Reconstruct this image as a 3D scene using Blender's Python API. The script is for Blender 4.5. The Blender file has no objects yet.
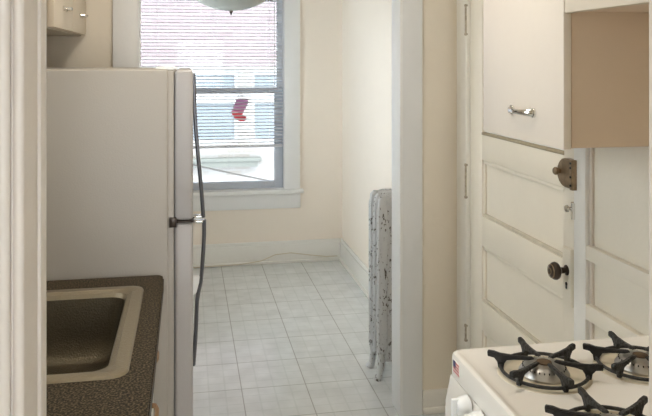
import bpy, bmesh, math, random
from mathutils import Vector, Matrix
random.seed(7)
PI = math.pi
S = bpy.context.scene
COL = S.collection

# ------------------------------------------------------------------ camera, sky, sun, exposure
cam_d = bpy.data.cameras.new('camera')
cam = bpy.data.objects.new('camera', cam_d); COL.objects.link(cam)
cam.location = (0, 0, 1.545)
cam.rotation_euler = (PI/2, 0, -math.radians(10.66))
cam_d.sensor_width = 36; cam_d.lens = 738/652*36
cam_d.shift_y = -147/652
cam_d.clip_start = 0.02
S.camera = cam

W = bpy.data.worlds.new('sky'); S.world = W; W.use_nodes = True
wb = W.node_tree.nodes['Background']
wb.inputs[0].default_value = (0.88, 0.94, 1.0, 1); wb.inputs[1].default_value = 5.0

sd = bpy.data.lights.new('sun', 'SUN'); sd.energy = 1.5; sd.angle = 0.01; sd.color = (1, .96, .88)
sun = bpy.data.objects.new('sun', sd); COL.objects.link(sun)
sun.rotation_euler = (math.radians(44), 0, math.radians(28))     # shines towards +y, down and to the left

S.view_settings.view_transform = 'Standard'; S.view_settings.look = 'None'
S.view_settings.exposure = 0.84; S.view_settings.gamma = 1.0
S.view_settings.use_curve_mapping = False
S.cycles.use_denoising = True
S.cycles.max_bounces = 10; S.cycles.diffuse_bounces = 6; S.cycles.transparent_max_bounces = 12
S.cycles.sample_clamp_indirect = 6

# ------------------------------------------------------------------ materials
def mat(name, col, rough=.5, metal=0.0, bump=0.0, bscale=60, var=0.0, vscale=6, spec=.5, coat=0.0):
    m = bpy.data.materials.new(name); m.use_nodes = True
    nt = m.node_tree; b = nt.nodes['Principled BSDF']
    b.inputs['Base Color'].default_value = (*col, 1); b.inputs['Roughness'].default_value = rough
    b.inputs['Metallic'].default_value = metal; b.inputs['Specular IOR Level'].default_value = spec
    if coat: b.inputs['Coat Weight'].default_value = coat
    tc = nt.nodes.new('ShaderNodeTexCoord')
    if var:
        n = nt.nodes.new('ShaderNodeTexNoise'); n.inputs['Scale'].default_value = vscale; n.inputs['Detail'].default_value = 6
        nt.links.new(tc.outputs['Object'], n.inputs['Vector'])
        mx = nt.nodes.new('ShaderNodeMix'); mx.data_type = 'RGBA'
        mx.inputs['A'].default_value = (*[c*(1-var) for c in col], 1); mx.inputs['B'].default_value = (*[min(1, c*(1+var)) for c in col], 1)
        nt.links.new(n.outputs['Fac'], mx.inputs['Factor']); nt.links.new(mx.outputs['Result'], b.inputs['Base Color'])
    if bump:
        n2 = nt.nodes.new('ShaderNodeTexNoise'); n2.inputs['Scale'].default_value = bscale; n2.inputs['Detail'].default_value = 4
        nt.links.new(tc.outputs['Object'], n2.inputs['Vector'])
        bp = nt.nodes.new('ShaderNodeBump'); bp.inputs['Strength'].default_value = bump; bp.inputs['Distance'].default_value = .01
        nt.links.new(n2.outputs['Fac'], bp.inputs['Height']); nt.links.new(bp.outputs['Normal'], b.inputs['Normal'])
    return m

def nodes_of(m): return m.node_tree, m.node_tree.nodes, m.node_tree.links, m.node_tree.nodes['Principled BSDF']

M = {}
M['nook_wall'] = mat('cream_wall_paint', (.88, .80, .70), .55, bump=.12, bscale=45, var=.02)
M['kitchen_wall'] = mat('beige_wall_paint', (.80, .73, .62), .55, bump=.15, bscale=40, var=.03)
M['trim'] = mat('white_gloss_trim', (.84, .82, .77), .32, bump=.12, bscale=35, var=.03)
M['trim_cool'] = mat('white_trim', (.82, .82, .81), .35, bump=.1, bscale=35, var=.02)
M['casing_old'] = mat('old_cream_casing', (.70, .625, .55), .4, bump=.2, bscale=25, var=.04)
M['ceiling'] = mat('ceiling_white', (.85, .83, .78), .8)
M['door'] = mat('door_cream_paint', (.83, .77, .655), .4, bump=.15, bscale=30, var=.04)
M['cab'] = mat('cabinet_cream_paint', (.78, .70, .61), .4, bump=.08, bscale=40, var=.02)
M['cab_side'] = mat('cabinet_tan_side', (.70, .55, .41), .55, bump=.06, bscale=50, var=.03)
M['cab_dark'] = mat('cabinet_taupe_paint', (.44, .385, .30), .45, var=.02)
M['fridge'] = mat('fridge_almond_enamel', (.445, .41, .365), .38, bump=.10, bscale=260, var=.015)
M['fridge_door'] = mat('fridge_door_enamel', (.46, .435, .425), .38, bump=.10, bscale=260)
M['gasket'] = mat('gasket_grey', (.22, .21, .20), .6)
M['white_gloss'] = mat('white_plastic', (.86, .86, .85), .25)
M['handle_dark'] = mat('dark_grey_handle', (.10, .10, .11), .3, metal=.4)
M['chrome'] = mat('chrome', (.8, .79, .76), .12, metal=1)
M['brass'] = mat('aged_brass', (.30, .22, .14), .38, metal=.85, var=.5, vscale=60)
M['bronze'] = mat('dark_bronze', (.065, .05, .04), .3, metal=.7, var=.3, vscale=60)
M['steel_painted'] = mat('painted_hinge', (.42, .37, .29), .4, var=.6, vscale=90)
M['stove'] = mat('stove_white_enamel', (.83, .79, .73), .22, coat=.3, var=.015)
M['stove_bowl'] = mat('stained_enamel', (.72, .64, .50), .3, var=.30, vscale=18)
M['iron'] = mat('cast_iron_black', (.018, .017, .016), .5, bump=.4, bscale=140)
M['burner'] = mat('burner_aluminium', (.45, .43, .40), .35, metal=.9, var=.3, vscale=50)
M['rust'] = mat('burnt_rust', (.085, .05, .022), .7, var=.5, vscale=70)
M['black'] = mat('matte_black', (.02, .02, .02), .6)
M['wood'] = mat('brown_wood', (.28, .16, .08), .45, var=.2, vscale=20)
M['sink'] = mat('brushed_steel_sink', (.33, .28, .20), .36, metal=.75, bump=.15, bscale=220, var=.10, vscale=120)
M['bowl'] = mat('dark_steel_bowl', (.115, .094, .062), .34, metal=.8, bump=.25, bscale=240, var=.35, vscale=260)  # much darker steel than the rim
M['ledge'] = mat('olive_worn_ledge', (.36, .30, .20), .5, var=.3, vscale=40)
M['cab_mid'] = mat('cabinet_beige_paint', (.66, .58, .47), .45)
M['grey_trim'] = mat('pale_grey_casing_paint', (.76, .765, .77), .4, bump=.1, bscale=35, var=.03)
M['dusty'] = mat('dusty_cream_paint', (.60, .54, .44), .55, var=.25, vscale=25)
M['lit_glass'] = mat('fill_light_glass', (.8, .76, .68), .4)  # glowing glass of the added ceiling light
M['lit_glass'].node_tree.nodes['Principled BSDF'].inputs['Emission Color'].default_value = (1, .92, .8, 1)
M['lit_glass'].node_tree.nodes['Principled BSDF'].inputs['Emission Strength'].default_value = 3
M['slat'] = mat('blind_white', (.88, .88, .89), .4)
def thin_vinyl(m):
    nt, N, L, b = nodes_of(m); tl = N.new('ShaderNodeBsdfTranslucent'); tl.inputs['Color'].default_value = (.93, .93, .94, 1)
    ms = N.new('ShaderNodeMixShader'); ms.inputs[0].default_value = .85
    L.new(b.outputs[0], ms.inputs[1]); L.new(tl.outputs[0], ms.inputs[2]); L.new(ms.outputs[0], N['Material Output'].inputs['Surface'])
thin_vinyl(M['slat'])
M['sash_low'] = mat('sash_white_shaded', (.52, .56, .63), .4, var=.03)  # white sash; backlit shade painted in, deeper than on the upper sash
M['sash'] = mat('sash_grey_white', (.74, .77, .82), .4, var=.03)
M['cord'] = mat('beige_cord', (.66, .58, .44), .5)
M['wire'] = mat('grey_wire', (.05, .045, .04), .6)
M['stone'] = mat('grey_green_stone', (.095, .10, .09), .8, var=.15, vscale=8)
M['ext_frame'] = mat('white_exterior_frame', (.27, .27, .27), .5)
M['ext_glass'] = mat('blue_grey_window', (.13, .15, .17), .15, spec=.6)
M['snow'] = mat('pale_ground', (.6, .6, .62), .9, var=.06)
M['stair'] = mat('lace_white', (.78, .78, .74), .7, bump=.6, bscale=120, var=.15, vscale=90)
M['red'] = mat('sticker_red', (.50, .06, .07), .4)
M['navy'] = mat('sticker_navy', (.05, .05, .13), .4)
M['sticker'] = mat('sticker_white', (.78, .75, .70), .4)
M['lamp_glass'] = mat('frosted_lamp_glass', (.40, .42, .385), .35)

def glass_mat():
    m = bpy.data.materials.new('window_glass'); m.use_nodes = True
    nt = m.node_tree; nt.nodes.clear()
    o = nt.nodes.new('ShaderNodeOutputMaterial'); t = nt.nodes.new('ShaderNodeBsdfTransparent'); g = nt.nodes.new('ShaderNodeBsdfGlossy')
    g.inputs['Roughness'].default_value = .03; t.inputs['Color'].default_value = (.95, .97, .97, 1)
    f = nt.nodes.new('ShaderNodeFresnel'); f.inputs['IOR'].default_value = 1.45
    mx = nt.nodes.new('ShaderNodeMixShader')
    nt.links.new(f.outputs[0], mx.inputs[0]); nt.links.new(t.outputs[0], mx.inputs[1]); nt.links.new(g.outputs[0], mx.inputs[2])
    nt.links.new(mx.outputs[0], o.inputs[0]); return m
M['glass'] = glass_mat()

def floor_mat():
    m = mat('vinyl_tile_floor', (.7, .7, .68), .17)
    nt, N, L, b = nodes_of(m)
    tc = N.new('ShaderNodeTexCoord')
    def brick(size, mortar, off):
        mp = N.new('ShaderNodeMapping'); mp.inputs['Location'].default_value = off
        L.new(tc.outputs['Object'], mp.inputs['Vector'])
        br = N.new('ShaderNodeTexBrick'); br.offset = 0; br.squash = 1
        br.inputs['Scale'].default_value = 1; br.inputs['Brick Width'].default_value = size; br.inputs['Row Height'].default_value = size
        br.inputs['Mortar Size'].default_value = mortar; br.inputs['Mortar Smooth'].default_value = .3
        L.new(mp.outputs[0], br.inputs['Vector']); return br
    T = .3045
    big = brick(T, .0022, (-.252 + T*10, -3.489 + T*20, 0))
    big.inputs['Color1'].default_value = (.685, .705, .705, 1); big.inputs['Color2'].default_value = (.725, .745, .745, 1)
    big.inputs['Mortar'].default_value = (.42, .42, .40, 1)
    small = brick(T/4, .0045, (-.252 + T*10, -3.489 + T*20, 0))
    small.inputs['Color1'].default_value = (1, 1, 1, 1); small.inputs['Color2'].default_value = (.97, .97, .965, 1); small.inputs['Mortar'].default_value = (.91, .92, .91, 1)
    n = N.new('ShaderNodeTexNoise'); n.inputs['Scale'].default_value = 9; n.inputs['Detail'].default_value = 8
    L.new(tc.outputs['Object'], n.inputs['Vector'])
    r = N.new('ShaderNodeMapRange'); r.inputs[1].default_value = .3; r.inputs[2].default_value = .7; r.inputs[3].default_value = .90; r.inputs[4].default_value = 1.06
    L.new(n.outputs['Fac'], r.inputs[0])
    m1 = N.new('ShaderNodeMix'); m1.data_type = 'RGBA'; m1.blend_type = 'MULTIPLY'; m1.inputs['Factor'].default_value = 1
    L.new(big.outputs['Color'], m1.inputs['A']); L.new(small.outputs['Color'], m1.inputs['B'])
    m2 = N.new('ShaderNodeMix'); m2.data_type = 'RGBA'; m2.blend_type = 'MULTIPLY'; m2.inputs['Factor'].default_value = 1
    L.new(m1.outputs['Result'], m2.inputs['A']); L.new(r.outputs[0], m2.inputs['B'])
    L.new(m2.outputs['Result'], b.inputs['Base Color'])
    bp = N.new('ShaderNodeBump'); bp.inputs['Strength'].default_value = .25; bp.inputs['Distance'].default_value = .004; bp.invert = True
    L.new(big.outputs['Fac'], bp.inputs['Height'])
    n3 = N.new('ShaderNodeTexNoise'); n3.inputs['Scale'].default_value = 14; L.new(tc.outputs['Object'], n3.inputs['Vector'])
    bp2 = N.new('ShaderNodeBump'); bp2.inputs['Strength'].default_value = .05; bp2.inputs['Distance'].default_value = .01
    L.new(n3.outputs['Fac'], bp2.inputs['Height']); L.new(bp.outputs['Normal'], bp2.inputs['Normal']); L.new(bp2.outputs['Normal'], b.inputs['Normal'])
    return m
M['floor'] = floor_mat()

def speckle_mat(name, base, dark, light, scale, rough):
    m = mat(name, base, rough); nt, N, L, b = nodes_of(m)
    tc = N.new('ShaderNodeTexCoord')
    n = N.new('ShaderNodeTexNoise'); n.inputs['Scale'].default_value = scale; n.inputs['Detail'].default_value = 3
    L.new(tc.outputs['Object'], n.inputs['Vector'])
    cr = N.new('ShaderNodeValToRGB'); e = cr.color_ramp.elements
    e[0].position = .40; e[0].color = (*dark, 1); e[1].position = .62; e[1].color = (*light, 1)
    k = e.new(.5); k.color = (*base, 1)
    L.new(n.outputs['Fac'], cr.inputs[0]); L.new(cr.outputs[0], b.inputs['Base Color'])
    return m
M['counter'] = speckle_mat('brown_speckled_laminate', (.030, .021, .0115), (.006, .004, .0025), (.135, .100, .058), 220, .5)
M['counter'].node_tree.nodes['Principled BSDF'].inputs['Specular IOR Level'].default_value = .15

def chipped_mat():
    m = mat('chipped_radiator_paint', (.7, .7, .7), .45); nt, N, L, b = nodes_of(m)
    tc = N.new('ShaderNodeTexCoord')
    mp = N.new('ShaderNodeMapping'); mp.inputs['Scale'].default_value = (1, 1, .6); L.new(tc.outputs['Object'], mp.inputs[0])
    n = N.new('ShaderNodeTexNoise'); n.inputs['Scale'].default_value = 85; n.inputs['Detail'].default_value = 4; n.inputs['Roughness'].default_value = .6
    L.new(mp.outputs[0], n.inputs['Vector'])
    cr = N.new('ShaderNodeValToRGB'); e = cr.color_ramp.elements
    e[0].position = .37; e[0].color = (.09, .075, .06, 1); e[1].position = .42; e[1].color = (.56, .565, .57, 1)
    n2 = N.new('ShaderNodeTexNoise'); n2.inputs['Scale'].default_value = 8; n2.inputs['Detail'].default_value = 3; L.new(tc.outputs['Object'], n2.inputs['Vector'])
    ad = N.new('ShaderNodeMath'); ad.operation = 'MULTIPLY_ADD'; ad.inputs[1].default_value = .35; L.new(n2.outputs['Fac'], ad.inputs[0])
    sb = N.new('ShaderNodeMath'); sb.operation = 'SUBTRACT'; sb.inputs[1].default_value = .175
    L.new(n.outputs['Fac'], ad.inputs[2]); L.new(ad.outputs[0], sb.inputs[0])
    L.new(sb.outputs[0], cr.inputs[0]); L.new(cr.outputs[0], b.inputs['Base Color'])
    bp = N.new('ShaderNodeBump'); bp.inputs['Strength'].default_value = .5; bp.inputs['Distance'].default_value = .004
    L.new(cr.outputs[0], bp.inputs['Height']); L.new(bp.outputs['Normal'], b.inputs['Normal'])
    return m
M['radiator'] = chipped_mat()

def brick_mat(name, c1, c2, mortar, swap=True):
    m = mat(name, c1, .85); nt, N, L, b = nodes_of(m)
    tc = N.new('ShaderNodeTexCoord'); sx = N.new('ShaderNodeSeparateXYZ'); cx = N.new('ShaderNodeCombineXYZ')
    L.new(tc.outputs['Object'], sx.inputs[0]); L.new(sx.outputs['X'], cx.inputs['X']); L.new(sx.outputs['Z'], cx.inputs['Y'])
    br = N.new('ShaderNodeTexBrick'); br.inputs['Scale'].default_value = 1; br.inputs['Brick Width'].default_value = .22; br.inputs['Row Height'].default_value = .075
    br.inputs['Mortar Size'].default_value = .008; br.inputs['Bias'].default_value = -.3
    br.inputs['Color1'].default_value = (*c1, 1); br.inputs['Color2'].default_value = (*c2, 1); br.inputs['Mortar'].default_value = (*mortar, 1)
    L.new(cx.outputs[0], br.inputs['Vector']); L.new(br.outputs['Color'], b.inputs['Base Color'])
    return m
M['brick'] = brick_mat('pink_brick', (.158, .126, .132), (.14, .108, .114), (.172, .152, .156))
M['white_brick'] = brick_mat('whitewashed_brick', (.205, .20, .195), (.15, .13, .11), (.20, .195, .19))

def stocking_mat():
    m = mat('striped_felt', (.7, .2, .3), .8); nt, N, L, b = nodes_of(m)
    tc = N.new('ShaderNodeTexCoord'); sx = N.new('ShaderNodeSeparateXYZ'); L.new(tc.outputs['Object'], sx.inputs[0])
    cr = N.new('ShaderNodeValToRGB'); cr.color_ramp.interpolation = 'LINEAR'; e = cr.color_ramp.elements
    e[0].position = .0; e[0].color = (.85, .12, .15, 1); e[1].position = 1; e[1].color = (.72, .42, .66, 1)
    k = e.new(.35); k.color = (.85, .15, .2, 1); k = e.new(.5); k.color = (.74, .40, .62, 1)
    mr = N.new('ShaderNodeMapRange'); mr.inputs[1].default_value = 0; mr.inputs[2].default_value = .18
    L.new(sx.outputs['Z'], mr.inputs[0]); L.new(mr.outputs[0], cr.inputs[0]); L.new(cr.outputs[0], b.inputs['Base Color'])
    dv = N.new('ShaderNodeMath'); dv.operation = 'DIVIDE'; dv.inputs[1].default_value = .0252; L.new(sx.outputs['Z'], dv.inputs[0])
    fr = N.new('ShaderNodeMath'); fr.operation = 'FRACT'; L.new(dv.outputs[0], fr.inputs[0])
    gt = N.new('ShaderNodeMath'); gt.operation = 'GREATER_THAN'; gt.inputs[1].default_value = .62; L.new(fr.outputs[0], gt.inputs[0])
    wm = N.new('ShaderNodeMix'); wm.data_type = 'RGBA'; wm.inputs['B'].default_value = (.88, .78, .84, 1)
    L.new(gt.outputs[0], wm.inputs['Factor']); L.new(cr.outputs[0], wm.inputs['A']); L.new(wm.outputs['Result'], b.inputs['Base Color'])
    tl = N.new('ShaderNodeBsdfTranslucent'); L.new(wm.outputs['Result'], tl.inputs['Color']); ms = N.new('ShaderNodeMixShader'); ms.inputs[0].default_value = .6
    L.new(b.outputs[0], ms.inputs[1]); L.new(tl.outputs[0], ms.inputs[2]); L.new(ms.outputs[0], N['Material Output'].inputs['Surface'])
    return m
M['stocking'] = stocking_mat()

# ------------------------------------------------------------------ mesh building
class MB:
    def __init__(s): s.bm = bmesh.new()
    def _merge(s, t, mtx=None):
        if mtx is not None: bmesh.ops.transform(t, matrix=mtx, verts=t.verts)
        me = bpy.data.meshes.new('tmp'); t.to_mesh(me); t.free(); s.bm.from_mesh(me); bpy.data.meshes.remove(me); return s
    def box(s, x0, x1, y0, y1, z0, z1, bev=0.0, seg=2, mtx=None):
        t = bmesh.new(); bmesh.ops.create_cube(t, size=1)
        bmesh.ops.scale(t, vec=(x1-x0, y1-y0, z1-z0), verts=t.verts)
        bmesh.ops.translate(t, vec=((x0+x1)/2, (y0+y1)/2, (z0+z1)/2), verts=t.verts)
        if bev: bmesh.ops.bevel(t, geom=t.edges[:], offset=bev, segments=seg, affect='EDGES', profile=.5)
        return s._merge(t, mtx)
    def cyl(s, c, r, h, axis='z', seg=24, r2=None, bev=0):
        t = bmesh.new(); bmesh.ops.create_cone(t, cap_ends=True, segments=seg, radius1=r, radius2=r if r2 is None else r2, depth=h)
        if bev: bmesh.ops.bevel(t, geom=[e for e in t.edges if len(e.link_faces) == 2 and any(len(f.verts) > 4 for f in e.link_faces)], offset=bev, segments=2, affect='EDGES')
        R = {'z': Matrix(), 'x': Matrix.Rotation(PI/2, 4, 'Y'), 'y': Matrix.Rotation(-PI/2, 4, 'X')}[axis]
        return s._merge(t, Matrix.Translation(c) @ R)
    def lathe(s, prof, c=(0, 0, 0), axis='z', seg=40):
        t = bmesh.new(); rings = []
        for r, z in prof:
            if r < 1e-6: rings.append([t.verts.new((0, 0, z))])
            else: rings.append([t.verts.new((r*math.cos(2*PI*k/seg), r*math.sin(2*PI*k/seg), z)) for k in range(seg)])
        for a, b in zip(rings, rings[1:]):
            for k in range(seg):
                j = (k+1) % seg
                if len(a) == 1 and len(b) == 1: continue
                if len(a) == 1: t.faces.new((a[0], b[j], b[k]))
                elif len(b) == 1: t.faces.new((a[k], a[j], b[0]))
                else: t.faces.new((a[k], a[j], b[j], b[k]))
        bmesh.ops.recalc_face_normals(t, faces=t.faces)
        R = {'z': Matrix(), '-x': Matrix.Rotation(-PI/2, 4, 'Y'), 'x': Matrix.Rotation(PI/2, 4, 'Y'), '-y': Matrix.Rotation(PI/2, 4, 'X')}[axis]
        return s._merge(t, Matrix.Translation(c) @ R)
    def sweep(s, pts, w, h, up=(0, 1, 0), seg=8, cap=True):
        """tube of elliptic (w across up, h along up) section; w, h numbers or lists"""
        t = bmesh.new(); P = [Vector(p) for p in pts]; n = len(P); rings = []
        ws = w if isinstance(w, (list, tuple)) else [w]*n; hs = h if isinstance(h, (list, tuple)) else [h]*n
        for i, p in enumerate(P):
            d = (P[min(i+1, n-1)] - P[max(i-1, 0)]).normalized(); u = Vector(up)
            sd_ = d.cross(u)
            if sd_.length < 1e-4: sd_ = d.cross(Vector((1, 0, 0)))
            sd_.normalize(); u = sd_.cross(d).normalized()
            rings.append([t.verts.new(p + sd_*math.cos(2*PI*(k+.5)/seg)*ws[i]/2 + u*math.sin(2*PI*(k+.5)/seg)*hs[i]/2) for k in range(seg)])
        for a, b in zip(rings, rings[1:]):
            for k in range(seg): t.faces.new((a[k], a[(k+1) % seg], b[(k+1) % seg], b[k]))
        if cap: t.faces.new(rings[0][::-1]); t.faces.new(rings[-1])
        bmesh.ops.recalc_face_normals(t, faces=t.faces)
        return s._merge(t)
    def prism(s, outline, d0, d1, plane='xz', bev=0.0, seg=2, mtx=None):
        """outline in 2D extruded along the third axis from d0 to d1"""
        t = bmesh.new()
        f3 = {'xz': lambda a, b, d: (a, d, b), 'yz': lambda a, b, d: (d, a, b), 'xy': lambda a, b, d: (a, b, d)}[plane]
        v0 = [t.verts.new(f3(a, b, d0)) for a, b in outline]; v1 = [t.verts.new(f3(a, b, d1)) for a, b in outline]
        n = len(v0); t.faces.new(v0); t.faces.new(v1)
        for k in range(n): t.faces.new((v0[k], v0[(k+1) % n], v1[(k+1) % n], v1[k]))
        bmesh.ops.recalc_face_normals(t, faces=t.faces)
        if bev: bmesh.ops.bevel(t, geom=[e for e in t.edges if len(e.link_faces) == 2 and any(len(f.verts) > 4 or len(f.verts) == n for f in e.link_faces)], offset=bev, segments=seg, affect='EDGES')
        return s._merge(t, mtx)
    def loft(s, loops, cap0=False, cap1=False):
        t = bmesh.new(); R = [[t.verts.new(p) for p in lp] for lp in loops]; n = len(R[0])
        for a, b in zip(R, R[1:]):
            for k in range(n): t.faces.new((a[k], a[(k+1) % n], b[(k+1) % n], b[k]))
        if cap0: t.faces.new(R[0])
        if cap1: t.faces.new(R[-1])
        bmesh.ops.recalc_face_normals(t, faces=t.faces)
        return s._merge(t)
    def build(s, name, m, parent=None, smooth=True, ang=35):
        me = bpy.data.meshes.new(name)
        if parent is not None:
            o_ = Vector(); q = parent
            while q is not None: o_ += q.location; q = q.parent
            bmesh.ops.translate(s.bm, vec=-o_, verts=s.bm.verts)
        s.bm.to_mesh(me); s.bm.free(); me.materials.append(M[m])
        if smooth:
            for p in me.polygons: p.use_smooth = True
            me.set_sharp_from_angle(angle=math.radians(ang))
        o = bpy.data.objects.new(name, me); COL.objects.link(o)
        if parent is not None: o.parent = parent
        return o
def B(name, m, parent, *a, **k): return MB().box(*a, **k).build(name, m, parent)
def tag(o, label, cat, group=None):
    o['label'] = label; o['category'] = cat
    if group: o['group'] = group
    return o
def thing(name, loc, label, cat, group=None):
    o = bpy.data.objects.new(name, None); COL.objects.link(o); o.location = loc; o.empty_display_size = .1
    return tag(o, label, cat, group)
def struct(o, label=None):
    o['kind'] = 'structure'
    if label: o['label'] = label
    return o
def rrect(x0, x1, y0, y1, r, z, n=6):
    out = []
    for cx, cy, a0 in ((x1-r, y1-r, 0), (x0+r, y1-r, PI/2), (x0+r, y0+r, PI), (x1-r, y0+r, 1.5*PI)):
        for k in range(n+1):
            a = a0 + PI/2*k/n; out.append((cx + r*math.cos(a), cy + r*math.sin(a), z))
    return out

XL, XR = -.72, 1.185            # side walls
YF, YP, YB = .735, 3.11, 5.62   # doorway wall (inner face), partition, back wall
H = 2.60

# ------------------------------------------------------------------ setting
def S_(name, mb, m, label=None, **k): return struct(mb.build(name, m, None, **k), label)
S_('floor', MB().box(-2.2, 2.6, -1.6, 5.9, -.12, 0), 'floor', 'pale grey vinyl floor in square tiles with faint checks')
S_('ceiling', MB().box(-2.2, 2.6, -1.6, 5.9, H, H+.12), 'ceiling')
ky0, ky1, kz0, kz1 = 1.12, 1.98, 1.12, 2.06   # unseen window over the sink, added to light the kitchen
S_('wall_left', MB().box(XL-.14, XL, YF, ky0, 0, H).box(XL-.14, XL, ky1, YP+.1, 0, H).box(XL-.14, XL, ky0, ky1, 0, kz0).box(XL-.14, XL, ky0, ky1, kz1, H), 'kitchen_wall')
win3 = struct(bpy.data.objects.new('added_window', None)); COL.objects.link(win3); win3.location = (XL, (ky0+ky1)/2, 0)
mb = MB()
for a0, a1, c0, c1 in ((ky0, ky0+.05, kz0, kz1), (ky1-.05, ky1, kz0, kz1), (ky0+.05, ky1-.05, kz0, kz0+.05), (ky0+.05, ky1-.05, kz1-.05, kz1), (ky0+.05, ky1-.05, 1.57, 1.61)): mb.box(XL-.10, XL-.06, a0, a1, c0, c1)
mb.build('window_frame', 'trim_cool', win3)
B('pane', 'glass', win3, XL-.082, XL-.078, ky0+.05, ky1-.05, kz0+.05, kz1-.05)
mb = MB()
for a0, a1, c0, c1 in ((ky0-.1, ky0, kz0-.02, kz1+.1), (ky1, ky1+.1, kz0-.02, kz1+.1), (ky0, ky1, kz1, kz1+.1)): mb.box(XL, XL+.02, a0, a1, c0, c1, bev=.003)
mb.box(XL-.06, XL+.04, ky0-.12, ky1+.12, kz0-.03, kz0, bev=.005)
mb.build('window_casing', 'trim_cool', win3)
vy0, vy1, vz0, vz1 = 3.62, 4.95, .75, 2.1      # side window of the nook, behind the fridge from here
S_('wall_nook_left', MB().box(XL-.14, XL, YP+.1, vy0, 0, H).box(XL-.14, XL, vy1, YB, 0, H).box(XL-.14, XL, vy0, vy1, 0, vz0).box(XL-.14, XL, vy0, vy1, vz1, H), 'nook_wall')
win2 = struct(bpy.data.objects.new('window_2', None)); COL.objects.link(win2); win2.location = (XL, (vy0+vy1)/2, 0)
mb = MB()
for a0, a1, c0, c1 in ((vy0, vy0+.05, vz0, vz1), (vy1-.05, vy1, vz0, vz1), (vy0+.05, vy1-.05, vz0, vz0+.05), (vy0+.05, vy1-.05, vz1-.05, vz1), (vy0+.05, vy1-.05, 1.40, 1.44)): mb.box(XL-.10, XL-.06, a0, a1, c0, c1)
mb.build('window_frame', 'trim_cool', win2)
B('pane', 'glass', win2, XL-.082, XL-.078, vy0+.05, vy1-.05, vz0+.05, vz1-.05)
mb = MB()
for a0, a1, c0, c1 in ((vy0-.11, vy0, vz0-.02, vz1+.11), (vy1, vy1+.11, vz0-.02, vz1+.11), (vy0, vy1, vz1, vz1+.11)): mb.box(XL, XL+.02, a0, a1, c0, c1, bev=.003)
mb.box(XL-.06, XL+.05, vy0-.13, vy1+.13, vz0-.03, vz0, bev=.005)
mb.build('window_casing', 'trim_cool', win2)
# right wall with the back-door opening
dy0, dy1, dz1 = 2.083, 2.968, 2.06
w = MB().box(XR, XR+.16, .676, dy0, 0, H).box(XR, XR+.16, dy0, dy1, dz1, H).box(XR, XR+.16, dy1, YP+.05, 0, H)
S_('wall_right', w, 'door', 'cream painted wall around the panelled back door')
S_('wall_nook_right', MB().box(XR, XR+.16, YP+.05, YB, 0, H), 'nook_wall', 'cream right wall of the far nook')
wx0, wx1, wz0, wz1 = -.40, .73, .565, 2.06
w = MB().box(XL-.14, wx0, YB, YB+.16, 0, H).box(wx1, XR+.16, YB, YB+.16, 0, H).box(wx0, wx1, YB, YB+.16, 0, wz0).box(wx0, wx1, YB, YB+.16, wz1, H)
S_('wall_back', w, 'nook_wall', 'cream far wall with the window')
ox0, ox1, oz1 = -.196, .913, 2.12
S_('wall_partition_left', MB().box(XL, ox0, YP, YP+.10, 0, H), 'kitchen_wall', 'narrow wall left of the opening to the nook')
S_('wall_partition_right', MB().box(ox1, XR, YP, YP+.10, 0, H).box(ox0, ox1, YP, YP+.10, oz1, H), 'kitchen_wall', 'narrow beige wall right of the opening to the nook')
jx0, jx1 = -.1365, .513
S_('wall_front_left', MB().box(XL-.14, jx0-.02, .676, YF, 0, H).box(jx0-.02, jx1+.02, .676, YF, 2.1, H), 'kitchen_wall')
S_('wall_front_right', MB().box(jx1+.02, XR, .676, YF, 0, H), 'kitchen_wall')

S_('wall_rear_left', MB().box(-2.2, -2.06, -1.6, .676, 0, H), 'kitchen_wall')
S_('wall_rear_right', MB().box(2.46, 2.6, -1.6, .676, 0, H), 'kitchen_wall')
S_('wall_rear', MB().box(-2.06, -.45, -1.6, -1.46, 0, H).box(.75, 2.46, -1.6, -1.46, 0, H).box(-.45, .75, -1.6, -1.46, 0, .9).box(-.45, .75, -1.6, -1.46, 1.9, H).box(-2.06, XL-.14, .536, .676, 0, H).box(XR, 2.46, .536, .676, 0, H), 'kitchen_wall')  # unseen rear wall; its opening is sized to let soft fill light in
# opening casing between kitchen and nook
S_('trim_9', MB().box(ox1-.004, ox1+.012, YP-.0195, YP+.115, 0, oz1, bev=.002), 'trim_cool', 'white jamb board of the opening to the nook')
S_('trim_1', MB().box(ox1+.006, ox1+.098, YP-.02, YP, 0, oz1+.1, bev=.003), 'grey_trim', 'white casing right of the opening to the nook')
S_('trim_2', MB().box(ox0-.1, ox0, YP-.02, YP, 0, oz1+.1, bev=.003).box(ox0-.012, ox0+.004, YP-.012, YP+.115, 0, oz1), 'grey_trim', 'white casing left of the opening beside the fridge')
S_('trim_3', MB().box(ox0, ox1, YP-.02, YP, oz1, oz1+.1, bev=.003), 'trim_cool')
# jamb and moulded casing of the doorway the camera looks through
def moulded(x, sgn):
    mb = MB(); c = lambda a: x - sgn*a
    def slab(a, b, y0, y1, bev): mb.box(min(c(a), c(b)), max(c(a), c(b)), y0, y1, 0, 2.1, bev=bev)
    slab(0, .02, .664, YF+.012, .0015)                      # jamb board
    slab(-.004, .01, YF-.012, YF+.014, .004)                # bead at the far edge
    slab(.012, .115, .664, .676, .001)                      # face of the near casing, with rounded reeds
    for a, r in ((.0032, .0042), (.0158, .0056), (.029, .0060), (.060, .012), (.090, .012)):
        mb.sweep([(c(a), .662, 0), (c(a), .662, 2.1)], 2*r, 2.2*r, up=(1, 0, 0), seg=16)
    return mb
S_('trim_4', moulded(jx0, 1), 'casing_old', 'moulded cream doorway casing in the left foreground')
S_('trim_5', moulded(jx1, -1), 'casing_old', 'pale doorway jamb at the right edge')

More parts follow.
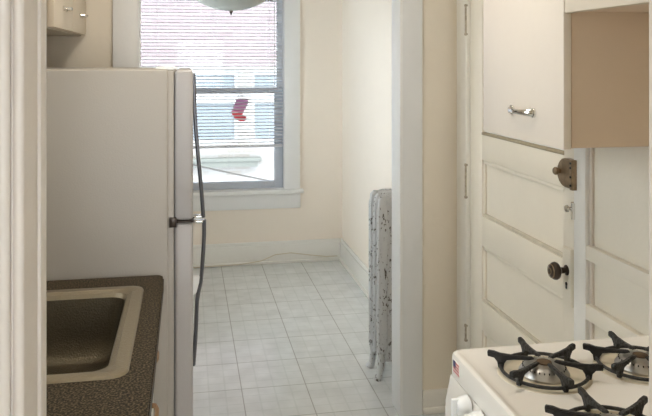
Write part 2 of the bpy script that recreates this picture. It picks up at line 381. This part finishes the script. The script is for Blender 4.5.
# baseboards
def base_run(x0, x1, y0, y1, along):
    mb = MB()
    mb.box(x0, x1, y0, y1, 0, .14, bev=.002)
    if along == 'x': mb.box(x0, x1, y0+.006, y1, .138, .168, bev=.005).box(x0, x1, y0-.012, y1, 0, .022, bev=.006)
    elif along == 'y': mb.box(x0+.006, x1, y0, y1, .138, .168, bev=.005).box(x0-.012, x1, y0, y1, 0, .022, bev=.006)
    else: mb.box(x0, x1-.006, y0, y1, .138, .168, bev=.005).box(x0, x1+.012, y0, y1, 0, .022, bev=.006)
    return mb
S_('baseboard_back', base_run(XL, XR-.018, YB-.018, YB, 'x'), 'trim', 'white baseboard under the window')
S_('baseboard_right', base_run(XR-.018, XR, YP+.12, YB, 'y'), 'trim', 'white baseboard along the right wall of the nook')
S_('baseboard_left', base_run(XL, XL+.018, YP+.12, YB-.02, '-y'), 'trim')
S_('baseboard_partition', MB().box(ox1+.1, XR-.012, YP-.016, YP, 0, .10, bev=.003).box(ox1+.1, XR-.012, YP-.026, YP, 0, .028, bev=.006), 'trim', 'low white baseboard on the narrow wall')

# window_1
win = struct(bpy.data.objects.new('window_1', None), 'double hung window behind the white blind'); COL.objects.link(win); win.location = (.2, YB, 0)
mb = MB().box(wx1, wx1+.122, YB-.022, YB, .565, 2.18, bev=.004).box(wx0-.122, wx0, YB-.022, YB, .565, 2.18, bev=.004).box(wx0, wx1, YB-.022, YB, 2.06, 2.18, bev=.004)
mb.box(wx1-.001, wx1+.004, YB, YB+.16, wz0, wz1).box(wx0-.004, wx0+.001, YB, YB+.16, wz0, wz1).box(wx0, wx1, YB, YB+.16, wz1-.004, wz1)
mb.build('window_casing', 'trim_cool', win)
MB().box(wx0-.145, wx1+.145, YB-.055, YB+.02, .535, .566, bev=.006).box(wx0, wx1, YB, YB+.16, .545, .568).build('sill', 'trim_cool', win)
MB().box(wx0-.12, wx1+.125, YB-.02, YB, .42, .535, bev=.004).build('apron', 'trim_cool', win)
def sash(name, z0, z1, y, rb, rt, st, m):
    mb = MB().box(wx0, wx0+st, y, y+.035, z0, z1, bev=.003).box(wx1-st, wx1, y, y+.035, z0, z1, bev=.003)
    mb.box(wx0+st, wx1-st, y, y+.035, z0, z0+rb, bev=.003).box(wx0+st, wx1-st, y, y+.035, z1-rt, z1, bev=.003)
    o = mb.build(name, m, win)
    B('pane', 'glass', o, wx0+st, wx1-st, y+.015, y+.019, z0+rb, z1-rt)
sash('lower_sash', .568, 1.335, YB+.045, .055, .04, .068, 'sash_low')
sash('upper_sash', 1.30, 2.056, YB+.085, .04, .05, .045, 'sash')

# door_1: panelled back door on the right wall
XD = 1.18
door = struct(bpy.data.objects.new('door_1', None), 'old cream panelled back door with knob and rim lock'); COL.objects.link(door); door.location = (XD, 2.525, 0)
dl0, dl1 = dy0+.004, dy1-.004
pl0, pl1 = 2.170, 2.835     # panel edges
mb = MB()
mb.box(XD, XD+.04, dl0, pl0, .012, 2.05, bev=.002).box(XD, XD+.04, pl1, dl1, .012, 2.05, bev=.002)
for z0, z1 in ((.012, .22), (.45, .568), (.792, .913), (1.142, 1.246), (1.93, 2.05)):
    mb.box(XD, XD+.04, pl0, pl1, z0, z1, bev=.002)
mb.build('door_leaf', 'door', door)
for z0, z1 in ((.22, .45), (.568, .792), (.913, 1.142)):
    mb = MB().box(XD+.014, XD+.03, pl0-.005, pl1+.005, z0-.005, z1+.005)
    # sloped panel mouldings
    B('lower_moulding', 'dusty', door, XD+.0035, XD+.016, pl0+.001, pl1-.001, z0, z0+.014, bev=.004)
    for (a0, a1, c0, c1) in ((pl0, pl1, z1-.016, z1), (pl0, pl0+.016, z0, z1), (pl1-.016, pl1, z0, z1)):
        mb.box(XD+.004, XD+.016, a0, a1, c0, c1, bev=.0045)
    mb.build('door_panel', 'door', door)
B('glazing', 'stair', door, XD+.016, XD+.024, pl0, pl1, 1.245, 1.93)
MB().box(XD-.003, XD+.016, pl0, pl1, 1.245, 1.256, bev=.002).build('glazing_ledge', 'ledge', door)
mb = MB().box(XD-.016, XR, dy0-.068, dy0, 0, 2.13, bev=.003).box(XD-.016, XR, dy1, dy1+.115, 0, 2.13, bev=.003).box(XD-.016, XR, dy0, dy1, 2.06, 2.13, bev=.003)
mb.build('door_casing', 'trim', door)
for zc, hh in ((1.72, .11), (1.035, .125), (.39, .05)):
    mb = MB().cyl((XD-.014, dy1+.006, zc), .006, hh, seg=14)
    mb.cyl((XD-.014, dy1+.006, zc+hh/2+.006), .008, .012, seg=14, bev=.002).cyl((XD-.014, dy1+.006, zc-hh/2-.006), .008, .012, seg=14, bev=.002)
    mb
    mb.build('hinge', 'steel_painted', door)
# escutcheon plate, keyhole, knob
yk = 2.132
es = MB().prism([(yk-.028, .780), (yk+.028, .780), (yk+.028, .960), (yk-.028, .960)], XD-.012, XD, 'yz', bev=.003).build('escutcheon', 'door', door)
MB().cyl((XD-.0125, yk, .848), .005, .004, 'x', 12).box(XD-.0145, XD-.0105, yk-.0025, yk+.0025, .832, .848).build('keyhole', 'black', es)
kn = MB().lathe([(0, .064), (.010, .065), (.020, .060), (.0265, .053), (.028, .046), (.025, .039), (.015, .033), (.010, .028), (.009, .012), (.016, .010), (.017, .004), (.017, 0)], (XD-.004, yk, .890), '-x', 32).build('door_knob', 'bronze', door)
MB().lathe([(.019, .0615), (.0205, .0625), (.022, .0595)], (XD-.004, yk, .890), '-x', 32).lathe([(.008, .0655), (.0095, .0665), (.011, .065)], (XD-.004, yk, .890), '-x', 32).build('knob_ring', 'brass', kn)
# rim lock with rounded body, thumb knob and keeper
zl = 1.197
a = [(dy0-.004, zl-.045), (dy0-.004, zl+.045), (2.125, zl+.045)]
a += [(2.125+.045*math.sin(t*PI/8), zl+.045*math.cos(t*PI/8)) for t in range(1, 8)] + [(2.125, zl-.045)]
lk = MB().prism(a, XD-.026, XD, 'yz', bev=.004).build('rim_lock', 'brass', door)
MB().lathe([(0, .020), (.009, .020), (.0125, .016), (.0125, .011), (.008, .007), (.008, 0)], (XD-.026, 2.150, zl+.002), '-x', 20).build('lock_thumb_knob', 'brass', lk)
mb = MB().box(XD-.032, XD-.010, dy0-.020, dy0-.004, zl-.046, zl+.046, bev=.002)
mb.build('lock_keeper', 'brass', lk)
mb = MB()
for dz in (-.032, -.006, .022, .036): mb.cyl((XD-.033, dy0-.012, zl+dz), .0035, .003, 'x', 10)
mb.build('lock_screw', 'black', lk)
bl = MB().box(XD-.014, XD, dy0-.012, dy0+.022, 1.062, 1.110, bev=.003).build('door_bolt', 'brass', door)
MB().lathe([(0, .022), (.010, .021), (.012, .016), (.006, .011), (.006, 0)], (XD-.012, 2.098, 1.090), '-x', 18).box(XD-.026, XD-.012, dy0-.010, dy0-.003, 1.06, 1.11, bev=.001).build('bolt_knob', 'chrome', bl)

# rails on the right wall beside the door
S_('trim_6', MB().box(XR-.022, XR, YF+.01, dy0-.070, .955, .998, bev=.003), 'door', 'upper painted rail on the wall right of the back door')
S_('trim_7', MB().box(XR-.022, XR, YF+.01, dy0-.070, .778, .824, bev=.003), 'door', 'lower painted rail on the wall behind the stove')
S_('trim_8', MB().box(XR-.010, XR, dy0-.084, dy0-.070, .0, 2.1, bev=.002), 'casing_old')

# ------------------------------------------------------------------ outdoors
S_('ground', MB().box(-25, 25, 6.2, 40, -3.2, -3.0), 'snow')
nb = thing('neighbour_building', (.4, 10, -3.0), 'pale brick house outside, seen through the window blind', 'building')
YN = 10.0
MB().box(-9, 9, YN, YN+4, 1.47, 7.0).build('brick_wall', 'brick', nb)
nw = ((-.62, .69), (.84, 2.0))
mb = MB().box(-9, nw[0][0], YN, YN+4, -3.0, 1.47).box(nw[1][1], 9, YN, YN+4, -3.0, 1.47).box(nw[0][1], nw[1][0], YN, YN+4, -3.0, 1.47)
for a0, a1 in nw: mb.box(a0, a1, YN, YN+4, -3.0, .42).box(a0, a1, YN, YN+4, 1.42, 1.47)
mb.build('painted_wall', 'white_brick', nb)
for a0, a1 in nw:
    fr = MB().box(a0, a0+.06, YN+.03, YN+.10, .42, 1.42).box(a1-.06, a1, YN+.03, YN+.10, .42, 1.42).box(a0+.06, a1-.06, YN+.03, YN+.1, .42, .48).box(a0+.06, a1-.06, YN+.03, YN+.1, 1.36, 1.42).box(a0+.06, a1-.06, YN+.03, YN+.1, .97, 1.12).build('window_frame', 'ext_frame', nb)
    B('window_pane', 'ext_glass', fr, a0+.06, a1-.06, YN+.06, YN+.07, .48, 1.36)
MB().box(-4, .93, YN-.10, YN, .13, .20).box(-4, .98, YN-.12, YN, .20, .25, bev=.01).build('stone_ledge', 'stone', nb)
P0, P1 = Vector((-1.5, 5.78, 1.137)), Vector((1.98, 9.975, -.307))
tag(MB().sweep([P0.lerp(P1, k/12) + Vector((0, 0, -.05*math.sin(PI*k/12)+.045)) for k in range(13)], .018, .018, seg=8).build('utility_cable', 'wire'), 'dark cable slanting across the view below the blind', 'cable')

# ------------------------------------------------------------------ window blind and stocking
yb = YB + .022
bl = thing('window_blind', (.2, yb, .88), 'white horizontal slat blind lowered over most of the nook window', 'blind')
bx0, bx1 = wx0+.008, wx1-.008
mb = MB(); pitch = .0252; z = .925; til = math.radians(9)
while z < 2.01:
    t = bmesh.new(); prof = []
    for k in range(5):
        q = (k-2)/2; prof.append((q*.0135*math.cos(til), q*.0135*math.sin(til) + .0018*(1-q*q)))
    lo = [[t.verts.new((x, yb+p[0], z+p[1]-.0006)) for p in prof] for x in (bx0, bx1)]
    hi = [[t.verts.new((x, yb+p[0], z+p[1]+.0006)) for p in prof] for x in (bx0, bx1)]
    for k in range(4):
        t.faces.new((hi[0][k], hi[1][k], hi[1][k+1], hi[0][k+1])); t.faces.new((lo[0][k], lo[0][k+1], lo[1][k+1], lo[1][k]))
    for e in (0, 4): t.faces.new((lo[0][e], hi[0][e], hi[1][e], lo[1][e]))
    for s_ in (0, 1): t.faces.new([lo[s_][k] for k in range(5)] + [hi[s_][k] for k in range(4, -1, -1)])
    bmesh.ops.recalc_face_normals(t, faces=t.faces)
    mb._merge(t); z += pitch
mb.build('slats', 'slat', bl)
MB().box(bx0, bx1, yb-.012, yb+.012, .885, .905, bev=.005).build('bottom_rail', 'slat', bl)
MB().box(bx0-.004, bx1+.004, yb-.018, yb+.016, 2.018, 2.054, bev=.002).build('head_rail', 'slat', bl)
for x in (-.22, .20, .62):
    mb = MB()
    for dy in (-.0145, .0145): mb.sweep([(x, yb+dy, .90), (x, yb+dy, 2.02)], .0014, .0014, up=(1, 0, 0), seg=5)
    mb.build('ladder_cord', 'slat', bl)
MB().sweep([(.655, yb-.03, 1.34), (.655, yb-.028, 2.03)], .006, .006, up=(1, 0, 0), seg=8).box(.652, .658, yb-.029, yb-.016, 2.026, 2.032).build('tilt_wand', 'slat', bl)

# stocking hung on the pane
so = [(-.020, .175), (.052, .175), (.056, .142), (.040, .100), (.022, .070), (.018, .052), (.042, .038), (.046, .016), (.030, .002), (.002, .001), (-.030, .022), (-.050, .050), (-.054, .075), (-.040, .112), (-.030, .142)]
st = thing('christmas_stocking', (.395, YB+.0435, 1.083), 'small red and mauve striped stocking hanging in the window', 'ornament')
MB().prism([(x*1.15+.395, z+1.083) for x, z in so], YB+.037, YB+.0435, 'xz', bev=.002).build('felt_body', 'stocking', st)
MB().sweep([(.410, YB+.040, 1.256), (.408, YB+.040, 1.29), (.412, YB+.040, 1.30), (.416, YB+.040, 1.29), (.414, YB+.040, 1.256)], .003, .003, seg=6).build('hanging_loop', 'slat', st)

# ------------------------------------------------------------------ pendant bowl
pc = (.256, 4.40)
pn = thing('pendant_lamp', (pc[0], pc[1], H), 'frosted glass bowl lamp hanging at the top edge before the blind', 'lamp')
Rc = .375; rb = .25; zb = 1.842
prof = []
for k in range(13):
    r = rb*k/12; prof.append((r, zb + Rc - math.sqrt(Rc*Rc - r*r)))
top = prof[-1][1]
prof += [(rb+.006, top+.004), (rb+.004, top+.010)] + [(max(r-.006, 0), z+.008) for r, z in prof[::-1][0:13]]
MB().lathe([(r, z) for r, z in prof], (*pc, 0), 'z', 48).build('glass_bowl', 'lamp_glass', pn)
MB().lathe([(0, zb-.026), (.005, zb-.022), (.004, zb-.014), (.010, zb-.008), (.011, zb), (.004, zb+.01)], (*pc, 0), 'z', 20).build('finial', 'bronze', pn)
MB().cyl((*pc, (zb+H)/2), .006, H-zb-.01, seg=12).build('rod', 'bronze', pn)
MB().lathe([(0, H-.045), (.02, H-.044), (.055, H-.02), (.065, H-.002), (0, H-.002)], (*pc, 0), 'z', 28).build('ceiling_rose', 'bronze', pn)

# ------------------------------------------------------------------ radiator
ys = (3.470, 3.548, 3.626)
rd = thing('radiator', (1.02, 3.548, 0), 'old cast iron radiator with chipped white paint beyond the white casing', 'radiator')
x0, x1, zt = .903, 1.145, .896
for i, y in enumerate(ys):
    mb = MB(); o = []
    rr = .075
    for k in range(9): a_ = PI/2*k/8; o.append((x1-rr+rr*math.sin(a_), zt-rr+rr*math.cos(a_)))
    o += [(x1, .12), (x1-.02, .085), (x0+.02, .085), (x0, .12)]
    for k in range(9): a_ = PI/2*k/8; o.append((x0+rr-rr*math.cos(a_), zt-rr+rr*math.sin(a_)))
    mb.prism(o, y-.014, y+.014, 'xz', bev=.010, seg=3)
    for cx in (x0+.032, x0+.116, x0+.200):
        mb.sweep([(cx, y, .11), (cx, y, .16), (cx, y, .80), (cx, y, .875), (cx, y, .89)], [.03, .060, .060, .05, .02], [.026, .042, .042, .038, .02], up=(0, 1, 0), seg=14)
    # rim bead following the outer edge
    ring = []
    for k in range(9): a_ = PI/2*k/8; ring.append((x0+.014+rr-.01-(rr-.01)*math.cos(a_), y, zt-.014-(rr-.01)+(rr-.01)*math.sin(a_)))
    mb.sweep([(x0+.014, y, .11)] + ring + [(x1-.03, y, zt-.014)], .026, .034, up=(0, 1, 0), seg=10)
    mb.build('radiator_section', 'radiator', rd)
    if i in (0, 2):
        for fx, s_ in ((x0+.022, -1), (x1-.022, 1)):
            MB().sweep([(fx, y, .13), (fx, y, .07), (fx+s_*.006, y, .025), (fx+s_*.016, y, .006), (fx+s_*.018, y, 0.0)], [.04, .034, .03, .042, .046], [.046, .04, .036, .046, .05], up=(0, 1, 0), seg=12).build('foot', 'radiator', rd)
for zz in (.14, .86):
    MB().cyl((x0+.116, 3.548, zz), .024, .20, 'y', 16).build('hub', 'radiator', rd)
MB().cyl((1.02, 3.70, .14), .017, .14, 'y', 14).cyl((1.02, 3.765, .075), .015, .15, 'z', 14).build('supply_pipe', 'radiator', rd)

# cord lying along the back baseboard
pts = [(-.28, YB-.042, .004), (-.08, YB-.045, .006), (.18, YB-.038, .010), (.40, YB-.035, .012), (.55, YB-.034, .030), (.66, YB-.032, .072), (.78, YB-.031, .080), (.92, YB-.031, .058), (1.05, YB-.034, .040), (1.14, YB-.036, .040)]
tag(MB().sweep(pts, .006, .006, up=(0, 1, .2), seg=8).build('cord', 'cord'), 'thin beige cord lying along the baseboard below the window', 'cord')

# ------------------------------------------------------------------ fridge
fy0, fy1 = 2.262, 2.98
fx0, fx1, fxd = -.692, -.050, .0178
fr = thing('refrigerator', ((fx0+fxd)/2, (fy0+fy1)/2, 0), 'almond top-freezer refrigerator standing between counter and opening', 'refrigerator')
MB().box(fx0, -.056, fy0, fy1, .04, 1.520, bev=.006, seg=3).box(-.060, -.0395, fy0+.004, fy1-.004, .045, 1.516, bev=.003).build('cabinet_body', 'fridge', fr)
MB().box(-.0395, -.0345, fy0+.012, fy1-.012, .09, 1.505).build('gasket', 'gasket', fr)
MB().box(-.0355, fxd, fy0, fy1, 1.0645, 1.518, bev=.010, seg=3).build('freezer_door', 'fridge_door', fr)
MB().box(-.0355, fxd, fy0, fy1, .085, 1.0570, bev=.010, seg=3).build('fridge_door', 'fridge_door', fr)
MB().box(fx1+.004, fx1+.030, fy0+.02, fy1-.02, .012, .078, bev=.004).build('kick_grille', 'gasket', fr)
MB().prism([(fx1-.045, 1.519), (fx1+.022, 1.519), (fx1+.020, 1.526), (fx1+.005, 1.531), (fx1-.04, 1.528)], fy0+.02, fy0+.07, 'xz', bev=.002).build('hinge_cover', 'white_gloss', fr)
mh = MB().box(-.053, -.031, fy0-.006, fy0+.03, 1.046, 1.075, bev=.002).box(-.034, fxd+.002, fy0-.002, fy0+.04, 1.0580, 1.0635, bev=.001).build('mid_hinge', 'bronze', fr)
yh = 2.30
def hb(name, prof, parent):
    pts = [(x, yh, z) for x, z in prof]
    return MB().sweep(pts, .0125, .030, up=(0, 1, 0), seg=12).build(name, 'handle_dark', parent)
up_ = hb('freezer_handle', [(.0190, 1.506), (.0215, 1.46), (.0225, 1.40), (.0265, 1.333), (.0335, 1.25), (.0395, 1.19), (.0455, 1.12), (.0490, 1.066)], fr)
lo_ = hb('fridge_handle', [(.0515, 1.057), (.0515, 1.01), (.0490, .96), (.0455, .91), (.0415, .868), (.0340, .838), (.0300, .81), (.0265, .72), (.0220, .65), (.0195, .615)], fr)
MB().box(fxd-.004, .0530, yh-.012, yh+.012, 1.064, 1.073, bev=.003).build('handle_mount', 'chrome', up_)
MB().box(fxd-.004, .0550, yh-.012, yh+.012, 1.049, 1.058, bev=.003).build('handle_mount', 'chrome', lo_)
MB().prism([(fxd-.003, .885), (.038, .885), (.036, .862), (.028, .836), (fxd-.003, .828)], yh-.011, yh+.011, 'xz', bev=.002).build('handle_mount', 'white_gloss', lo_)

# ------------------------------------------------------------------ cabinet above the fridge
def bow_pull(parent, x, y, z, L, m='chrome'):
    mb = MB()
    pts = [(x-.001, y-L/2, z), (x-.014, y-L/2+.006, z), (x-.022, y-L*.30, z), (x-.024, y, z), (x-.022, y+L*.30, z), (x-.014, y+L/2-.006, z), (x-.001, y+L/2, z)]
    mb.sweep(pts, [.014, .010, .009, .008, .009, .010, .014], [.022, .017, .014, .013, .014, .017, .022], up=(0, 0, 1), seg=12)
    for e in (-1, 1): mb.cyl((x-.003, y+e*L/2, z), .013, .006, 'x', 14, bev=.001)
    return mb.build('pull', m, parent)
oc = thing('wall_cabinet', (-.55, 2.70, 1.645), 'taupe upper cabinet with two doors mounted above the refrigerator', 'cabinet')
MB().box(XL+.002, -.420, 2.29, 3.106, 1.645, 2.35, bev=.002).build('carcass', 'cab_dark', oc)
for a0, a1, yp in ((2.37, 2.752, 2.57), (2.762, 3.098, 2.955)):
    d = MB().box(-.4195, -.400, a0, a1, 1.650, 2.33, bev=.002).build('cabinet_door', 'cab_mid', oc)
    o = MB()
    pts = [(-.400, yp-.03, 1.718), (-.386, yp-.026, 1.718), (-.378, yp, 1.718), (-.386, yp+.026, 1.718), (-.400, yp+.03, 1.718)]
    o.sweep(pts, .011, .011, up=(0, 0, 1), seg=10)
    for e in (-1, 1): o.cyl((-.398, yp+e*.03, 1.718), .009, .006, 'x', 14)
    o.build('pull', 'chrome', d)

# ------------------------------------------------------------------ counter, base cabinet, sink
cy0, cy1 = YF+.012, 2.243
bc = thing('base_cabinet', (-.41, 1.5, 0), 'white sink base cabinet under the brown counter', 'cabinet')
mb = MB().box(XL+.003, XL+.02, cy0, cy1-.01, .09, .868).box(XL+.02, -.115, cy0, cy0+.018, .09, .868).box(XL+.02, -.115, cy1-.028, cy1-.01, .09, .868).box(XL+.02, -.115, cy0+.018, cy1-.028, .09, .108)
mb.box(-.133, -.115, cy0+.018, cy1-.028, .108, .868).box(XL+.02, -.17, cy0, cy1-.01, 0, .09)
mb.build('carcass', 'trim', bc)
n = 3; wd = (cy1-.01-cy0)/n
for k in range(n):
    a0, a1 = cy0+wd*k+.006, cy0+wd*(k+1)-.006
    d = MB().box(-.1145, -.097, a0, a1, .70, .845, bev=.003).build('drawer', 'trim', bc)
    e = MB().box(-.1145, -.097, a0, a1, .115, .69, bev=.003).build('cabinet_door', 'trim', bc)
    def pull2(par, yc, z):
        mb = MB(); q = [(-.098, yc-.05, z), (-.084, yc-.045, z), (-.078, yc-.02, z), (-.078, yc+.02, z), (-.084, yc+.045, z), (-.098, yc+.05, z)]
        mb.sweep(q, .012, .014, up=(0, 0, 1), seg=10); mb.build('pull', 'wood', par)
    if k != 1: pull2(d, (a0+a1)/2, .77)      # the front below the sink is a blank panel
    pull2(e, (a0+a1)/2, .62)
# worktop with a cut-out
sx0, sx1, sy0, sy1 = -.585, -.117, 1.525, 2.135
hx0, hx1, hy0, hy1 = sx0+.02, sx1-.02, sy0+.02, sy1-.02
mb = MB()
fe, r = -.070, .022
outer = [(XL+.002, cy0), (fe, cy0)] + [(fe-r+r*math.cos(PI/2*k/6), cy1-r+r*math.sin(PI/2*k/6)) for k in range(7)] + [(XL+.002, cy1)]
t = bmesh.new()
inner = [(hx0, hy0), (hx1, hy0), (hx1, hy1), (hx0, hy1)]
for zz in (.869, .910):
    vo = [t.verts.new((x, y, zz)) for x, y in outer]; vi = [t.verts.new((x, y, zz)) for x, y in inner]
    eo = [t.edges.new((vo[k], vo[(k+1) % len(vo)])) for k in range(len(vo))] + [t.edges.new((vi[k], vi[(k+1) % 4])) for k in range(4)]
    bmesh.ops.triangle_fill(t, edges=eo, use_beauty=True)
    if zz < .9: lo_o, lo_i = vo, vi
for A_, B_ in ((lo_o, vo), (lo_i, vi)):
    for k in range(len(A_)): t.faces.new((A_[k], A_[(k+1) % len(A_)], B_[(k+1) % len(A_)], B_[k]))
bmesh.ops.recalc_face_normals(t, faces=t.faces)
mb._merge(t)
ct = thing('countertop', (-.39, 1.49, .869), 'brown speckled laminate countertop with rounded corner around the sink', 'countertop')
mb.build('worktop', 'counter', ct, ang=30)
MB().box(fe, fe+.003, cy0, cy1-r, .872, .905).build('edge_band', 'counter', ct)
sk = thing('sink', ((sx0+sx1)/2, (sy0+sy1)/2, .91), 'drop-in single bowl steel sink set in the brown counter', 'sink')
L_ = [rrect(sx0, sx1, sy0, sy1, .038, .9105), rrect(sx0+.003, sx1-.003, sy0+.003, sy1-.003, .036, .9155), rrect(sx0+.012, sx1-.012, sy0+.012, sy1-.012, .034, .9175),
      rrect(sx0+.030, sx1-.030, sy0+.030, sy1-.030, .034, .9165), rrect(sx0+.034, sx1-.034, sy0+.034, sy1-.034, .034, .913), rrect(sx0+.042, sx1-.042, sy0+.042, sy1-.042, .040, .911),
      rrect(sx0+.047, sx1-.047, sy0+.047, sy1-.047, .044, .900), rrect(sx0+.055, sx1-.055, sy0+.055, sy1-.055, .05, .80), rrect(sx0+.060, sx1-.060, sy0+.060, sy1-.060, .05, .772), rrect(sx0+.074, sx1-.074, sy0+.074, sy1-.074, .05, .749), rrect(sx0+.098, sx1-.098, sy0+.098, sy1-.098, .05, .738), rrect(sx0+.17, sx1-.17, sy0+.20, sy1-.20, .03, .733)]
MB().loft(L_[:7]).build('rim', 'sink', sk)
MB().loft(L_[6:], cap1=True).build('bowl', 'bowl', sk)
MB().lathe([(0, .735), (.02, .735), (.028, .737), (.042, .7375), (.044, .7345)], ((sx0+sx1)/2, (sy0+sy1)/2, 0), 'z', 28).build('drain', 'chrome', sk)

# ------------------------------------------------------------------ cabinets on the right wall
cX = .896
tc_ = thing('wall_cabinet', (1.04, 1.86, 1.335), 'tall cream cabinet with chrome pull hanging beside the back door', 'cabinet')
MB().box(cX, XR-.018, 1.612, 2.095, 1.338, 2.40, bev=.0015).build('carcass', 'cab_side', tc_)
dr = MB().box(.874, cX-.001, 1.610, 2.092, 1.335, 2.40, bev=.003).build('cabinet_door', 'cab', tc_)
bow_pull(dr, .874, 1.822, 1.412, .125)
sc_ = thing('range_cabinet', (1.04, 1.2, 1.66), 'short cream cabinet above the stove, next to the tall one', 'cabinet')
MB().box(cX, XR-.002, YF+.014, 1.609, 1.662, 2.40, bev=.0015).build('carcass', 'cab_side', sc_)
for a0, a1 in ((YF+.016, 1.165), (1.170, 1.606)):
    MB().box(.874, cX-.001, a0, a1, 1.658, 2.40, bev=.003).build('cabinet_door', 'cab_mid', sc_)

# ------------------------------------------------------------------ stove
stv = thing('gas_stove', (.87, 1.29, 0), 'white narrow gas stove with open burners in the right foreground', 'stove')
gx0, gx1, gy0, gy1 = .571, 1.160, 1.020, 1.552
zt = .905
MB().box(.592, gx1, gy0+.004, gy1-.004, .03, .852, bev=.004).build('body', 'stove', stv)
# lid with four round openings is one pressed top: shallow dished pans sit in it
lid = [rrect(gx0, gx1, gy0, gy1, .016, .856), rrect(gx0, gx1, gy0, gy1, .016, .897), rrect(gx0+.002, gx1-.002, gy0+.002, gy1-.002, .016, .9045), rrect(gx0+.007, gx1-.004, gy0+.007, gy1-.007, .016, .9085),
       rrect(gx0+.013, gx1-.006, gy0+.013, gy1-.013, .016, .9085), rrect(gx0+.018, gx1-.008, gy0+.018, gy1-.018, .016, zt)]
MB().loft(lid, cap0=True, cap1=True).build('cooktop', 'stove', stv)
# slanted control panel
MB().prism([(.571, .855), (.594, .855), (.594, .740), (.557, .740), (.559, .80)], gy0+.002, gy1-.002, 'xz', bev=.003).build('control_panel', 'stove', stv)
MB().prism([(.560, .70), (.590, .70), (.590, .27), (.560, .27)], gy0+.004, gy1-.004, 'xz', bev=.004).build('oven_door', 'stove', stv)
MB().sweep([(.560, gy0+.05, .665), (.530, gy0+.06, .665), (.530, gy1-.06, .665), (.560, gy1-.05, .665)], .018, .018, up=(0, 0, 1), seg=12).build('oven_handle', 'white_gloss', stv)
MB().box(.562, .590, gy0+.004, gy1-.004, .05, .255, bev=.004).build('broiler_drawer', 'stove', stv)
for yk_, rk in ((1.432, .0235), (1.362, .0235), (1.218, .0235), (1.148, .0235), (1.288, .026)):
    k_ = MB().lathe([(0, .027), (rk*.60, .026), (rk*.80, .022), (rk*.93, .015), (rk, .006), (rk, 0)], (.566, yk_, .836), '-x', 28).build('control_knob', 'white_gloss', stv)
    MB().box(.529, .552, yk_-.0045, yk_+.0045, .836-rk*.85, .836+rk*.85, bev=.003).build('grip', 'white_gloss', k_)
# flag sticker at the far front corner
sx = gx0 - .0006
fl = MB().box(sx-.0006, sx+.0008, 1.494, 1.528, .870, .896).build('sticker', 'sticker', stv); fl['label'] = 'small red white and blue sticker on the corner'
mb = MB()
for k in range(4): mb.box(sx-.0010, sx, 1.4945, 1.515 if k > 1 else 1.5275, .871+k*.0066, .8742+k*.0066)
mb.build('stripe', 'red', fl)
MB().box(sx-.0013, sx, 1.514, 1.5278, .882, .8958).build('canton', 'navy', fl)
centres = [(.717, 1.400), (.932, 1.396), (.717, 1.148), (.932, 1.148)]
for cx, cy in centres:
    b_ = MB().lathe([(.094, zt-.0005), (.094, zt+.0006), (.090, zt+.0016), (.082, zt+.0010), (.078, zt+.0003), (.050, zt+.0004), (.040, zt+.0006)], (cx, cy, 0), 'z', 40).build('drip_pan', 'stove_bowl', stv)
    h_ = MB().lathe([(.050, zt), (.051, zt+.005), (.047, zt+.012), (.041, zt+.018), (.036, zt+.021), (.030, zt+.0225), (.016, zt+.0235), (0, zt+.024)], (cx, cy, 0), 'z', 36).build('burner_head', 'burner', stv)
    MB().lathe([(.016, zt+.0228), (.015, zt+.0262), (.011, zt+.028), (0, zt+.0282)], (cx, cy, 0), 'z', 24).build('burner_cap', 'rust', h_)
    mb = MB()
    for q in range(28):
        a_ = 2*PI*q/28; mb.cyl((cx+.0425*math.cos(a_), cy+.0425*math.sin(a_), zt+.0168), .0013, .004, 'z', 6)
    mb.build('burner_port', 'black', h_)
# lift-off cast-iron grates
def make_grate(name, cx, cy):
    g = bpy.data.objects.new(name, None); COL.objects.link(g); g.location = (cx, cy, zt)
    mb = MB()
    mb.sweep([(cx+.086*math.cos(2*PI*k/40), cy+.086*math.sin(2*PI*k/40), zt+.009) for k in range(41)], .0075, .007, up=(0, 0, 1), seg=8, cap=False)
    mb.build('ring', 'iron', g)
    for k in range(6):
        a_ = PI/2 + k*PI/3
        mtx = Matrix.Translation((cx, cy, zt)) @ Matrix.Rotation(a_, 4, 'Z')
        o = [(.020, .0285), (.024, .0320), (.060, .0305), (.088, .0315), (.100, .0345), (.112, .0350), (.114, .0320), (.113, .0235), (.100, .0215), (.0935, .014), (.0915, .0028), (.0885, .0018), (.081, .0028), (.079, .012), (.074, .0195), (.060, .0225), (.030, .0250)]
        MB().prism(o, -.0046, .0046, 'xz', bev=.0014, mtx=mtx).build('arm', 'iron', g)
    return g
lab = ['black burner grate nearest the far front corner of the stove', 'black burner grate at the right edge near the wall', 'black burner grate cut by the bottom of the picture', 'black burner grate at the rear near corner of the stove']
g0 = make_grate('burner_grate', *centres[0]); tag(g0, lab[0], 'burner grate', 'burner grates on the stove')
for i in (1, 2, 3):
    c = g0.copy(); COL.objects.link(c); c.location = (*centres[i], zt); c['label'] = lab[i]
    for ch in list(g0.children):
        d = ch.copy(); COL.objects.link(d); d.parent = c

# ------------------------------------------------------------------ ceiling light added out of view to fill the kitchen
kc = (.22, 1.95)
kl = thing('added_ceiling_light', (kc[0], kc[1], H), 'added flush ceiling light, out of view, filling the kitchen', 'lamp')
MB().lathe([(0, H-.022), (.13, H-.022), (.15, H-.012), (.15, H-.001), (0, H-.001)], (*kc, 0), 'z', 36).build('ceiling_plate', 'white_gloss', kl)
MB().lathe([(.135, H-.022), (.128, H-.045), (.10, H-.066), (.055, H-.079), (0, H-.083)], (*kc, 0), 'z', 36).build('diffuser', 'lit_glass', kl)
pd = bpy.data.lights.new('kitchen_fill', 'AREA'); pd.shape = 'DISK'; pd.size = .24; pd.energy = 6.0; pd.color = (1, .92, .80)
po = bpy.data.objects.new('kitchen_fill', pd); COL.objects.link(po); po.parent = kl; po.location = (0, 0, -.09)
